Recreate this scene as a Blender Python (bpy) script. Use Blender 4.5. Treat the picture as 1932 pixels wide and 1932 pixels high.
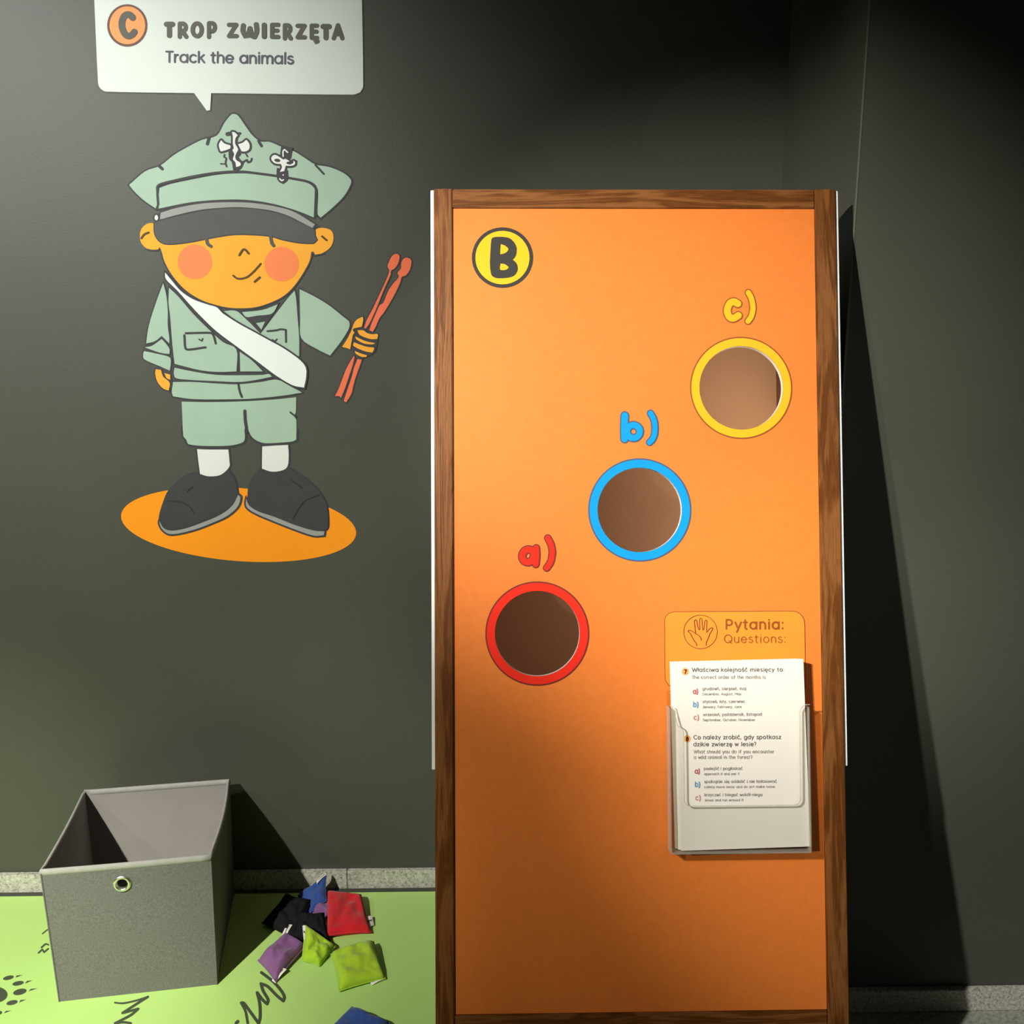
import bpy, bmesh, math, random
from mathutils import Vector, Matrix, Euler
random.seed(7)
S = bpy.context.scene
for o in list(bpy.data.objects): bpy.data.objects.remove(o)
C = S.collection
PI = math.pi

# ------------------------------------------------------------------ camera
FPX, PITCH, YAW, ROLL = 1845.73, math.radians(11.9016), math.radians(1.0974), math.radians(-.0275)
CAM = Vector((0, -2.0032, 1.288))
F = Vector((math.sin(YAW)*math.cos(PITCH), math.cos(YAW)*math.cos(PITCH), -math.sin(PITCH)))
R = F.cross(Vector((0, 0, 1))).normalized(); U = R.cross(F)
R, U = R*math.cos(ROLL)+U*math.sin(ROLL), U*math.cos(ROLL)-R*math.sin(ROLL)
cd = bpy.data.cameras.new('camera'); cam = bpy.data.objects.new('camera', cd); C.objects.link(cam)
cd.sensor_width = 36; cd.lens = FPX/1932*36; cd.clip_start = .01
m3 = Matrix((R, U, -F)).transposed(); cam.matrix_world = Matrix.Translation(CAM) @ m3.to_4x4()
S.camera = cam
S.view_settings.view_transform = 'Standard'; S.view_settings.look = 'None'
S.view_settings.gamma = 1; S.view_settings.use_curve_mapping = False; S.view_settings.exposure = 0.0

# ------------------------------------------------------------------ light
w = bpy.data.worlds.new('world'); S.world = w; w.use_nodes = True
w.node_tree.nodes['Background'].inputs[0].default_value = (.9, .95, .88, 1)
w.node_tree.nodes['Background'].inputs[1].default_value = .032
def spot(name, loc, target, power, angle, blend, col, size=.03):
    l = bpy.data.lights.new(name, 'SPOT'); l.energy = power; l.spot_size = math.radians(angle); l.spot_blend = blend
    l.color = col; l.shadow_soft_size = size
    o = bpy.data.objects.new(name, l); C.objects.link(o); o.location = loc
    o.rotation_euler = (Vector(target)-Vector(loc)).to_track_quat('-Z', 'Y').to_euler()
    return o
LK = Vector((-1.32, -2.25, 2.1))
spot('spot_light', LK, (-1.33, -.75, 0), 600, 47, 1, (1, .985, .88), .022)
spot('spot_light', LK, (-.33, -.14, .05), 190, 25, 1, (1, .985, .88), .022)
spot('spot_light', LK, (-.75, 0, 1.12), 120, 50, 1, (1, .985, .93), .022)
spot('spot_light', LK+Vector((.10, -.08, .02)), (.25, -.47, 1.20), 440, 29, 1, (1, .97, .88), .022)
spot('spot_light', LK, (.06, -.65, .84), 115, 40, 1, (1, .97, .88), .022)
spot('spot_light', LK, (1.10, -.41, .30), 285, 23, 1, (1, 1, .93), .022)
spot('spot_light', (.75, -2.3, 2.5), (.40, -.6, .95), 28, 28, 1, (1, .96, .88), .03)  # made-up weak fill from the right, added to lift the holder's shadow
spot('spot_light', (-2.4, -1.6, 2.3), (-1.15, 0, 1.45), 125, 60, 1, (.95, 1, .95), .04)
spot('spot_light', (-1.7, -1.8, 2.4), (-.9, 0, 1.45), 125, 50, 1, (.96, 1, .97), .04)

# ------------------------------------------------------------------ mapping from the photograph's pixels to planes of the place
def hit(x, y, n, c):
    r = F+R*((x-966)/FPX)-U*((y-966)/FPX)
    return CAM+r*((c-n.dot(CAM))/n.dot(r))
WN = Vector((0, 1, 0))
def on_wall(x, y, off): return hit(x, y, WN, 0)+Vector((0, -off, 0))     # flat on the back wall
ZN = Vector((0, 0, 1))
MATZ = .005
def on_mat(x, y, off): return hit(x, y, ZN, MATZ)+Vector((0, 0, off))
# the leaning panel: local x to the right, local z up along it, local -y out of its face
PXL, PXR, PYT, PYB, PZT = -.0889, .5248, .4484, .8103, 1.4624
PD = Vector((0, PYB-PYT, PZT)); PH = PD.length; PD.normalize()
PX = Vector((1, 0, 0)); PYV = PD.cross(PX); PO = Vector(((PXL+PXR)/2, -PYB, 0))
PM = Matrix((PX, PYV, PD)).transposed().to_4x4(); PM.translation = PO; PMI = PM.inverted()
def on_panel(x, y, off):          # off = distance in front of the post faces
    n = PYV; return PMI @ hit(x, y, n, n.dot(PO)-off)
PW = PXR-PXL

# ------------------------------------------------------------------ materials
def lin(c): return tuple(((v/255)/12.92 if v/255 <= .04045 else ((v/255+.055)/1.055)**2.4) for v in c)+(1,)
def mat(name, col, rough=.6, var=.06, scale=30, bump=0, bscale=200, metal=0, spec=.5, stretch=None, linear=True):
    m = bpy.data.materials.new(name); m.use_nodes = True; nt = m.node_tree; N = nt.nodes; L = nt.links
    b = N['Principled BSDF']; b.inputs['Roughness'].default_value = rough; b.inputs['Metallic'].default_value = metal
    b.inputs['Specular IOR Level'].default_value = spec
    if not linear: col = lin(col)[:3]
    tc = N.new('ShaderNodeTexCoord'); src = tc.outputs['Object']
    if stretch:
        mp = N.new('ShaderNodeMapping'); mp.inputs['Scale'].default_value = stretch; L.new(src, mp.inputs[0]); src = mp.outputs[0]
    nz = N.new('ShaderNodeTexNoise'); nz.inputs['Scale'].default_value = scale; nz.inputs['Detail'].default_value = 5; L.new(src, nz.inputs[0])
    cr = N.new('ShaderNodeValToRGB'); e = cr.color_ramp.elements
    e[0].position = .3; e[1].position = .7
    e[0].color = tuple(c*(1-var) for c in col)+(1,); e[1].color = tuple(min(1, c*(1+var)) for c in col)+(1,)
    L.new(nz.outputs[0], cr.inputs[0]); L.new(cr.outputs[0], b.inputs['Base Color'])
    if bump:
        n2 = N.new('ShaderNodeTexNoise'); n2.inputs['Scale'].default_value = bscale; n2.inputs['Detail'].default_value = 4; L.new(src, n2.inputs[0])
        bp = N.new('ShaderNodeBump'); bp.inputs['Strength'].default_value = bump; bp.inputs['Distance'].default_value = .002
        L.new(n2.outputs[0], bp.inputs['Height']); L.new(bp.outputs[0], b.inputs['Normal'])
    return m
M = {}
M['wall'] = mat('dark_wall_paint', (.067, .069, .054), .5, .07, 2.5, .10, 260, spec=.35)
M['ceiling'] = mat('black_ceiling_paint', (.02, .02, .02), .8)
M['line'] = mat('vinyl_outline', (.058, .056, .060), .5, .05, spec=.15)
M['sage'] = mat('vinyl_sage', (.385, .51, .40), .5, .04, 12, spec=.15)
M['face'] = mat('vinyl_face_orange', (.95, .41, .055), .7, .03, 12, spec=.06)
M['cheek'] = mat('vinyl_cheek', (.93, .24, .085), .5, .03, 12, spec=.15)
M['signwhite'] = mat('sign_white', (.70, .73, .69), .5, .03, 8, spec=.15)
M['white'] = mat('vinyl_white', (.82, .85, .82), .5, .03, 8, spec=.15)
M['offwhite'] = mat('vinyl_offwhite', (.76, .75, .72), .5, .03, 8, spec=.15)
M['vgrey'] = mat('vinyl_grey', (.33, .32, .31), .5, .04, 12, spec=.15)
M['visor'] = mat('vinyl_visor', (.098, .095, .092), .5, .06, 12, spec=.15)
M['shoe'] = mat('vinyl_shoe', (.058, .056, .057), .5, .06, 12, spec=.15)
M['stick'] = mat('vinyl_stick', (.90, .19, .095), .7, .05, 12, spec=.05)
M['orange'] = mat('vinyl_orange', (1.0, .315, .018), .75, .03, 8, spec=.04)
M['brownline'] = mat('face_line', (.10, .065, .02), .5, .03, spec=.15)
M['badge'] = mat('badge_orange', (.95, .34, .12), .5, .03, spec=.15)
M['badgerim'] = mat('badge_rim', (.16, .085, .06), .5, .05, spec=.15)
M['ink'] = mat('grey_ink', (.135, .13, .115), .6, .08, spec=.15)
M['ink2'] = mat('violet_grey_ink', (.13, .12, .145), .6, .08, spec=.15)
M['board'] = mat('orange_board', (.74, .192, .030), .5, .035, 90, .05, 500, spec=.3)
M['yellow'] = mat('print_yellow', (.86, .41, .018), .6, .02, spec=.12)
M['blue'] = mat('print_blue', (.006, .27, .62), .6, .03, spec=.12)
M['red'] = mat('print_red', (.78, .026, .012), .6, .03, spec=.12)
M['darkprint'] = mat('print_dark', (.040, .038, .034), .6, .05, spec=.12)
M['brownprint'] = mat('print_brown', (.27, .065, .006), .5, .05)
M['redprint'] = mat('print_dark_red', (.16, .012, .006), .5, .05)
M['navy'] = mat('print_navy', (.05, .08, .16), .5, .05)
M['label'] = mat('question_label', (.90, .255, .022), .5, .03)
M['paper'] = mat('paper', (.80, .745, .66), .75, .02, 6)
M['cardink'] = mat('card_ink', (.13, .11, .10), .7, .05)
M['cardink2'] = mat('card_ink_light', (.27, .24, .22), .7, .05)
M['cardred'] = mat('card_red', (.48, .10, .11), .7, .05)
M['cardblue'] = mat('card_blue', (.12, .30, .47), .7, .05)
M['cardpink'] = mat('card_pink', (.52, .22, .17), .7, .05)
M['cardbadge'] = mat('card_badge', (.72, .36, .12), .7, .05)
M['whiteplate'] = mat('white_laminate', (.88, .87, .84), .4, .02)
M['cavity'] = mat('cavity_brown', (.33, .195, .105), .8, .08, 6, .1, 300)
M['mat'] = mat('green_mat', (.47, .71, .205), .5, .03, 3, .04, 500, spec=.3)
M['matedge'] = mat('mat_edge', (.05, .055, .04), .7)
M['matprint'] = mat('mat_print', (.062, .078, .045), .55, .06)
M['tag'] = mat('white_tag', (.80, .78, .72), .7, .04)
M['metal'] = mat('nickel', (.80, .78, .72), .32, .03, metal=1)
M['blackplastic'] = mat('black_metal', (.02, .02, .02), .4)

def wood(name, along):
    m = bpy.data.materials.new(name); m.use_nodes = True; nt = m.node_tree; N = nt.nodes; L = nt.links
    b = N['Principled BSDF']; b.inputs['Roughness'].default_value = .45; b.inputs['Specular IOR Level'].default_value = .22
    tc = N.new('ShaderNodeTexCoord'); mp = N.new('ShaderNodeMapping')
    mp.inputs['Scale'].default_value = (.09, 1, 1) if along == 'x' else (1, 1, .09)
    L.new(tc.outputs['Object'], mp.inputs[0])
    n1 = N.new('ShaderNodeTexNoise'); n1.inputs['Scale'].default_value = 34; n1.inputs['Detail'].default_value = 3; n1.inputs['Distortion'].default_value = 1.2
    n2 = N.new('ShaderNodeTexNoise'); n2.inputs['Scale'].default_value = 420; n2.inputs['Detail'].default_value = 5
    L.new(mp.outputs[0], n1.inputs[0]); L.new(mp.outputs[0], n2.inputs[0])
    wv = N.new('ShaderNodeMath'); wv.operation = 'MULTIPLY'; wv.inputs[1].default_value = 26; L.new(n1.outputs[0], wv.inputs[0])
    sn = N.new('ShaderNodeMath'); sn.operation = 'SINE'; L.new(wv.outputs[0], sn.inputs[0])
    mr = N.new('ShaderNodeMapRange'); mr.inputs[1].default_value = -1; mr.inputs[2].default_value = 1; L.new(sn.outputs[0], mr.inputs[0])
    mx = N.new('ShaderNodeMath'); mx.operation = 'MULTIPLY_ADD'; mx.inputs[1].default_value = .45; L.new(mr.outputs[0], mx.inputs[0])
    m2 = N.new('ShaderNodeMath'); m2.operation = 'MULTIPLY'; m2.inputs[1].default_value = .75; L.new(n2.outputs[0], m2.inputs[0]); L.new(m2.outputs[0], mx.inputs[2])
    cr = N.new('ShaderNodeValToRGB'); e = cr.color_ramp.elements
    e[0].position = .22; e[0].color = (.085, .025, .0038, 1); e[1].position = .85; e[1].color = (.215, .080, .021, 1)
    k = cr.color_ramp.elements.new(.5); k.color = (.128, .041, .0075, 1)
    L.new(mx.outputs[0], cr.inputs[0]); L.new(cr.outputs[0], b.inputs['Base Color'])
    bp = N.new('ShaderNodeBump'); bp.inputs['Strength'].default_value = .35; bp.inputs['Distance'].default_value = .0012
    L.new(mx.outputs[0], bp.inputs['Height']); L.new(bp.outputs[0], b.inputs['Normal'])
    return m
M['wood_v'] = wood('brown_oak_upright', 'z'); M['wood_h'] = wood('brown_oak_rail', 'x')

def speckle(name, base, dark, light, scale=160, rough=.55):
    m = bpy.data.materials.new(name); m.use_nodes = True; nt = m.node_tree; N = nt.nodes; L = nt.links
    b = N['Principled BSDF']; b.inputs['Roughness'].default_value = rough
    tc = N.new('ShaderNodeTexCoord')
    n = N.new('ShaderNodeTexNoise'); n.inputs['Scale'].default_value = scale; n.inputs['Detail'].default_value = 6; n.inputs['Roughness'].default_value = .75
    L.new(tc.outputs['Object'], n.inputs[0])
    cr = N.new('ShaderNodeValToRGB'); e = cr.color_ramp.elements
    e[0].position = .36; e[0].color = dark+(1,); e[1].position = .66; e[1].color = light+(1,)
    k = cr.color_ramp.elements.new(.47); k.color = base+(1,)
    L.new(n.outputs[0], cr.inputs[0]); L.new(cr.outputs[0], b.inputs['Base Color'])
    bp = N.new('ShaderNodeBump'); bp.inputs['Strength'].default_value = .4; bp.inputs['Distance'].default_value = .001
    L.new(n.outputs[0], bp.inputs['Height']); L.new(bp.outputs[0], b.inputs['Normal'])
    return m
M['stone'] = speckle('speckled_stone', (.43, .42, .35), (.17, .165, .135), (.70, .68, .58), 190)
M['terrazzo'] = speckle('terrazzo_floor', (.30, .30, .26), (.16, .16, .14), (.46, .45, .40), 120)
M['felt'] = speckle('grey_felt', (.140, .140, .124), (.108, .108, .095), (.195, .195, .177), 380, .95)
M['liner'] = mat('box_liner', (.30, .277, .26), .9, .05, 14, .1, 300, spec=.1)
M['binding'] = mat('binding_tape', (.36, .35, .32), .85, .06, 60, .2, 500, spec=.1)
def cloth(name, col):
    m = mat(name, col, .95, .08, 55, .5, 650, spec=.1)
    m.node_tree.nodes['Principled BSDF'].inputs['Sheen Weight'].default_value = 0 if 'black' in name else .2
    return m
M['bag_red'] = cloth('red_fleece', (.66, .020, .028)); M['bag_lime'] = cloth('lime_fleece', (.40, .60, .03))
M['bag_purple'] = cloth('purple_fleece', (.235, .10, .25)); M['bag_blue'] = cloth('blue_fleece', (.035, .085, .30))
M['bag_black'] = cloth('black_fleece', (.012, .013, .014))

def acrylic(name, tint, refl, milky=0):
    m = bpy.data.materials.new(name); m.use_nodes = True; nt = m.node_tree; N = nt.nodes; L = nt.links
    N.remove(N['Principled BSDF'])
    t = N.new('ShaderNodeBsdfTransparent'); t.inputs[0].default_value = tint+(1,)
    g = N.new('ShaderNodeBsdfGlossy'); g.inputs['Roughness'].default_value = .06
    fr = N.new('ShaderNodeLayerWeight'); fr.inputs[0].default_value = .5
    pw = N.new('ShaderNodeMath'); pw.operation = 'POWER'; pw.inputs[1].default_value = 4; L.new(fr.outputs['Facing'], pw.inputs[0])
    tc = N.new('ShaderNodeTexCoord'); n = N.new('ShaderNodeTexNoise'); n.inputs['Scale'].default_value = 12; L.new(tc.outputs['Object'], n.inputs[0])
    bp = N.new('ShaderNodeBump'); bp.inputs['Strength'].default_value = .08; bp.inputs['Distance'].default_value = .002; L.new(n.outputs[0], bp.inputs['Height']); L.new(bp.outputs[0], g.inputs['Normal'])
    a = N.new('ShaderNodeMath'); a.operation = 'MULTIPLY_ADD'; a.inputs[1].default_value = .5; a.inputs[2].default_value = refl; L.new(pw.outputs[0], a.inputs[0])
    mx = N.new('ShaderNodeMixShader'); L.new(a.outputs[0], mx.inputs[0]); L.new(t.outputs[0], mx.inputs[1]); L.new(g.outputs[0], mx.inputs[2])
    if milky:
        d = N.new('ShaderNodeBsdfDiffuse'); d.inputs[0].default_value = (.86, .82, .72, 1); m2 = N.new('ShaderNodeMixShader'); m2.inputs[0].default_value = milky
        L.new(mx.outputs[0], m2.inputs[1]); L.new(d.outputs[0], m2.inputs[2]); mx = m2
    L.new(mx.outputs[0], N['Material Output'].inputs[0])
    return m
M['acrylic'] = acrylic('clear_acrylic', (.965, .965, .955), .015)
M['acrylic_edge'] = acrylic('acrylic_edge', (.86, .84, .80), .04, .22)

# ------------------------------------------------------------------ object helpers
def put(name, bm, material, parent=None, smooth=False):
    me = bpy.data.meshes.new(name); bm.normal_update(); bm.to_mesh(me); bm.free()
    me.materials.append(material)
    if smooth:
        for p in me.polygons: p.use_smooth = True
    o = bpy.data.objects.new(name, me); C.objects.link(o)
    if parent: o.parent = parent
    return o
def tag(o, label, cat, group=None):
    o['label'] = label; o['category'] = cat
    if group: o['group'] = group
    return o
def thing(name, label, cat, loc=(0, 0, 0), group=None):
    o = bpy.data.objects.new(name, None); C.objects.link(o); o.location = loc; o.empty_display_size = .05
    return tag(o, label, cat, group)
def struct(o): o['kind'] = 'structure'; return o
def box(bm, a, b, bev=0):
    x0, y0, z0 = a; x1, y1, z1 = b
    v = [bm.verts.new(p) for p in [(x0,y0,z0),(x1,y0,z0),(x1,y1,z0),(x0,y1,z0),(x0,y0,z1),(x1,y0,z1),(x1,y1,z1),(x0,y1,z1)]]
    fs = [bm.faces.new([v[i] for i in f]) for f in [(0,3,2,1),(4,5,6,7),(0,1,5,4),(1,2,6,5),(2,3,7,6),(3,0,4,7)]]
    if bev:
        es = {e for f in fs for e in f.edges}
        bmesh.ops.bevel(bm, geom=list(es), offset=bev, segments=2, affect='EDGES')
    return bm
def nbox(a, b, bev=0): return box(bmesh.new(), a, b, bev)

# ---- flat shapes: everything is given as pixel paths and laid on a plane by a mapping function
def zz(ox, oy, s, txt):
    n = [float(t) for t in txt.replace(',', ' ').split()]
    return [(ox+n[i]/s, oy+n[i+1]/s) for i in range(0, len(n), 2)]
def smooth(p, closed=True, k=4, corner=62):
    n = len(p); out = []
    V = [Vector(q) for q in p]
    def tan(i):
        if not closed and (i == 0 or i == n-1): return None
        a = V[i]-V[i-1]; b = V[(i+1) % n]-V[i]
        if a.length < 1e-9 or b.length < 1e-9 or math.degrees(a.angle(b)) > corner: return None
        return (V[(i+1) % n]-V[i-1])*.5
    for i in range(n if closed else n-1):
        p0, p1 = V[i], V[(i+1) % n]; d = p1-p0
        t0, t1 = tan(i), tan((i+1) % n)
        t0 = d if t0 is None else t0.normalized()*min(t0.length, d.length*1.2)
        t1 = d if t1 is None else t1.normalized()*min(t1.length, d.length*1.2)
        for j in range(k):
            t = j/k; h = t*t*t; q = t*t
            out.append(tuple((2*h-3*q+1)*p0+(h-2*q+t)*t0+(3*q-2*h)*p1+(h-q)*t1))
    if not closed: out.append(tuple(V[-1]))
    return out
def ell(cx, cy, rx, ry, tilt=0, n=64, a0=0, a1=360):
    t = math.radians(tilt); out = []
    full = abs(a1-a0) >= 360
    for i in range(n if full else n+1):
        a = math.radians(a0+(a1-a0)*i/n); x = rx*math.cos(a); y = ry*math.sin(a)
        out.append((cx+x*math.cos(t)-y*math.sin(t), cy+x*math.sin(t)+y*math.cos(t)))
    return out
def grow(p, d):
    n = len(p); ar = sum(p[i][0]*p[(i+1) % n][1]-p[(i+1) % n][0]*p[i][1] for i in range(n)); s = 1 if ar > 0 else -1
    out = []
    for i in range(n):
        a = Vector(p[i])-Vector(p[i-1]); b = Vector(p[(i+1) % n])-Vector(p[i])
        if a.length < 1e-9 or b.length < 1e-9: out.append(p[i]); continue
        a.normalize(); b.normalize()
        m = Vector((a.y, -a.x))+Vector((b.y, -b.x))
        if m.length < .3: m = Vector((a.y, -a.x))
        else: m = m/m.length*min(1.6, 2/m.length)
        out.append((p[i][0]+s*d*m.x, p[i][1]+s*d*m.y))
    return out
from mathutils.geometry import tessellate_polygon
def fill(bm, p, mp, off):
    vs = [bm.verts.new(mp(x, y, off)) for x, y in p]
    for t in tessellate_polygon([[Vector((x, y, 0)) for x, y in p]]):
        try: bm.faces.new([vs[i] for i in t])
        except Exception: pass
def ring(bm, outer, inner, mp, off):
    a = [bm.verts.new(mp(x, y, off)) for x, y in outer]; b = [bm.verts.new(mp(x, y, off)) for x, y in inner]
    n = len(a)
    for i in range(n): bm.faces.new([a[i], a[(i+1) % n], b[(i+1) % n], b[i]])
SC = [0]
def stroke(bm, p, wd, mp, off, closed=False, cap=True, res=8):
    SC[0] += 1; off += (SC[0] % 4)*1.1e-4
    p = [Vector(q) for q in p]; h = wd/2; n = len(p)
    if n == 1: fill(bm, ell(p[0].x, p[0].y, h, h, 0, 12), mp, off); return
    discs = [] if (closed or not cap) else [0, n-1]
    L_, R_ = [], []
    for i in range(n):
        a = (p[i]-p[i-1]) if (i or closed) else (p[1]-p[0]); b = (p[(i+1) % n]-p[i]) if (i < n-1 or closed) else a
        if a.length < 1e-9: a = b
        if b.length < 1e-9: b = a
        a = a.normalized(); b = b.normalized()
        na, nb = Vector((-a.y, a.x)), Vector((-b.y, b.x)); m = na+nb
        if m.length < 1.85: discs.append(i)
        if m.length < 1.6: ea, eb = na, nb          # a sharp corner: each piece ends square under the round joint
        else: ea = eb = m/m.length*(2/m.length)
        L_.append([(p[i].x+e.x*h, p[i].y+e.y*h) for e in (ea, eb)]); R_.append([(p[i].x-e.x*h, p[i].y-e.y*h) for e in (ea, eb)])
    for i in range(n if closed else n-1):      # every piece at its own hair's breadth, so no two faces coincide
        j = (i+1) % n; o = off+(i % 11)*9e-6
        try: bm.faces.new([bm.verts.new(mp(q[0], q[1], o)) for q in (L_[i][1], L_[j][0], R_[j][0], R_[i][1])])
        except Exception: pass
    for k, i in enumerate(sorted(set(discs))): fill(bm, ell(p[i].x, p[i].y, h, h, 0, res), mp, off+((k*5) % 11)*9e-6+4.5e-6)

# ---- a drawn sans-serif alphabet, each glyph a set of pen strokes (x height 1, capitals 1.4, y up)
def A(cx, cy, rx, ry, a0, a1, n=10): return [(cx+rx*math.cos(math.radians(a0+(a1-a0)*i/n)), cy+ry*math.sin(math.radians(a0+(a1-a0)*i/n))) for i in range(n+1)]
O_ = lambda cx=.5, w_=.46: A(cx, .5, w_, .5, 0, 360, 16)
G = {
 'a': (1.02, [O_(.48), [(.94, 1), (.94, 0)]]), 'b': (1.02, [[(.06, 1.42), (.06, 0)], O_(.52)]), 'c': (.9, [A(.48, .5, .46, .5, 48, 312)]),
 'd': (1.02, [O_(.48), [(.94, 1.42), (.94, 0)]]), 'e': (.98, [[(.04, .5)]+[(.92, .5)]+A(.48, .5, .46, .5, 8, 320, 14)]),
 'f': (.6, [[(.2, 0), (.2, 1.1)]+A(.42, 1.12, .22, .28, 180, 80, 5), [(0, .96), (.5, .96)]]),
 'g': (1.02, [O_(.48), [(.94, 1), (.94, -.05)]+A(.5, -.05, .44, .38, 0, -150, 8)]),
 'h': (.9, [[(.06, 1.42), (.06, 0)], [(.06, .5)]+A(.44, .6, .38, .4, 170, 0, 8)+[(.82, 0)]]),
 'i': (.22, [[(.1, 1), (.1, 0)], [(.1, 1.34), (.1, 1.38)]]), 'j': (.3, [[(.16, 1), (.16, -.15)]+A(-.06, -.15, .22, .25, 0, -80, 4), [(.16, 1.34), (.16, 1.38)]]),
 'k': (.82, [[(.06, 1.42), (.06, 0)], [(.72, 1), (.1, .45)], [(.3, .6), (.78, 0)]]), 'l': (.2, [[(.1, 1.42), (.1, 0)]]),
 'm': (1.5, [[(.06, 1), (.06, 0)], [(.06, .5)]+A(.4, .62, .33, .38, 170, 0, 8)+[(.73, 0)], [(.73, .5)]+A(1.07, .62, .34, .38, 170, 0, 8)+[(1.41, 0)]]),
 'n': (.9, [[(.06, 1), (.06, 0)], [(.06, .5)]+A(.44, .6, .38, .4, 170, 0, 8)+[(.82, 0)]]), 'o': (1.0, [O_(.5)]),
 'p': (1.02, [[(.06, 1), (.06, -.45)], O_(.52)]), 'q': (1.02, [[(.94, 1), (.94, -.45)], O_(.48)]),
 'r': (.52, [[(.06, 1), (.06, 0)], [(.06, .55)]+A(.42, .55, .36, .42, 170, 85, 5)]),
 's': (.76, [A(.38, .74, .30, .25, 40, 200, 7)+A(.38, .255, .34, .26, 80, -160, 10)]),
 't': (.56, [[(.22, 1.3), (.22, .2)]+A(.40, .2, .18, .2, 180, 280, 4), [(0, .98), (.5, .98)]]),
 'u': (.9, [[(.06, 1), (.06, .4)]+A(.44, .4, .38, .4, 180, 360, 8), [(.82, 1), (.82, 0)]]),
 'v': (.84, [[(0, 1), (.42, 0), (.84, 1)]]), 'w': (1.3, [[(0, 1), (.34, 0), (.65, .92), (.96, 0), (1.3, 1)]]),
 'x': (.8, [[(0, 1), (.8, 0)], [(0, 0), (.8, 1)]]), 'y': (.84, [[(0, 1), (.42, .02)], [(.84, 1), (.24, -.45)]]),
 'z': (.76, [[(.04, .96), (.72, .96), (.04, .04), (.74, .04)]]),
 'T': (.86, [[(0, 1.38), (.86, 1.38)], [(.43, 1.38), (.43, 0)]]), 'Q': (1.4, [A(.7, .7, .66, .7, 0, 360, 20), [(.85, .38), (1.32, -.12)]]),
 'R': (.98, [[(.06, 0), (.06, 1.36), (.45, 1.36)]+A(.45, .98, .40, .38, 90, -90, 8)+[(.06, .6)], [(.42, .6), (.92, 0)]]),
 'O': (1.4, [A(.7, .7, .66, .7, 0, 360, 20)]), 'P': (.96, [[(.06, 0), (.06, 1.36), (.45, 1.36)]+A(.45, .96, .42, .40, 90, -90, 8)+[(.06, .56)]]),
 'Z': (.98, [[(.04, 1.36), (.92, 1.36), (.04, .04), (.96, .04)]]), 'W': (1.8, [[(0, 1.4), (.45, 0), (.9, 1.3), (1.35, 0), (1.8, 1.4)]]),
 'I': (.2, [[(.1, 1.4), (.1, 0)]]), 'E': (.8, [[(.78, 1.36), (.06, 1.36), (.06, .04), (.78, .04)], [(.06, .72), (.7, .72)]]),
 'A': (1.24, [[(0, 0), (.62, 1.4), (1.24, 0)], [(.24, .45), (1.0, .45)]]), 'C': (1.2, [A(.7, .7, .66, .7, 45, 315, 16)]),
 'D': (1.1, [[(.06, 0), (.06, 1.36), (.4, 1.36)]+A(.4, .7, .64, .66, 90, -90, 10)+[(.06, .04)]]),
 'J': (.7, [[(.6, 1.4), (.6, .35)]+A(.3, .35, .3, .33, 0, -160, 7)]), 'F': (.76, [[(.74, 1.36), (.06, 1.36), (.06, 0)], [(.06, .72), (.66, .72)]]),
 'M': (1.4, [[(.06, 0), (.06, 1.36), (.7, .45), (1.34, 1.36), (1.34, 0)]]), 'N': (1.2, [[(.06, 0), (.06, 1.36), (1.12, .04), (1.12, 1.4)]]),
 'S': (.95, [A(.47, 1.02, .38, .34, 30, 210, 8)+A(.47, .36, .42, .36, 80, -160, 10)]),
 '7': (.8, [[(.04, 1.34), (.76, 1.34), (.28, 0)]]), '8': (.86, [A(.43, 1.02, .3, .33, 0, 360, 12), A(.43, .36, .38, .36, 0, 360, 12)]),
 '?': (.7, [A(.34, 1.05, .3, .33, 170, -50, 9)+[(.34, .55), (.34, .4)], [(.34, .06), (.34, .02)]]),
 ':': (.22, [[(.1, .92), (.1, .88)], [(.1, .08), (.1, .04)]]), '.': (.22, [[(.1, .06), (.1, .02)]]), ',': (.24, [[(.14, .06), (.04, -.2)]]),
 ')': (.42, [A(-.25, .55, .5, .95, 62, -62, 8)]), ' ': (.42, []),
}
def acc(ch, base, extra): G[ch] = (G[base][0], G[base][1]+extra)
acc('ś', 's', [[(.36, 1.2), (.56, 1.48)]]); acc('ć', 'c', [[(.42, 1.2), (.62, 1.48)]]); acc('ń', 'n', [[(.4, 1.2), (.6, 1.48)]])
acc('ź', 'z', [[(.34, 1.2), (.54, 1.48)]]); acc('ż', 'z', [[(.38, 1.34), (.38, 1.38)]]); acc('ó', 'o', [[(.46, 1.2), (.66, 1.48)]])
acc('ą', 'a', [[(.94, 0), (.82, -.2), (.9, -.38), (1.06, -.36)]]); acc('ę', 'e', [[(.62, .02), (.5, -.2), (.58, -.38), (.74, -.36)]])
acc('ł', 'l', [[(-.12, .58), (.32, .9)]]); acc('Ę', 'E', [[(.7, .04), (.56, -.2), (.66, -.36), (.84, -.32)]])
def text(bm, s, x0, y0, x1, y1, xh, wd, mp, off, gap=.3):
    """one line from (x0,y0) to (x1,y1) on its baseline; xh = x height in pixels, wd = pen width in pixels"""
    W = sum(G[c][0]+gap for c in s)-gap; d = Vector((x1-x0, y1-y0)); sx = d.length/W; d.normalize(); up = Vector((d.y, -d.x)); cx = 0
    for c in s:
        for st in G[c][1]:
            stroke(bm, [(x0+d.x*(cx+a)*sx+up.x*b*xh, y0+d.y*(cx+a)*sx+up.y*b*xh) for a, b in st], wd, mp, off, res=6)
        cx += G[c][0]+gap
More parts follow.
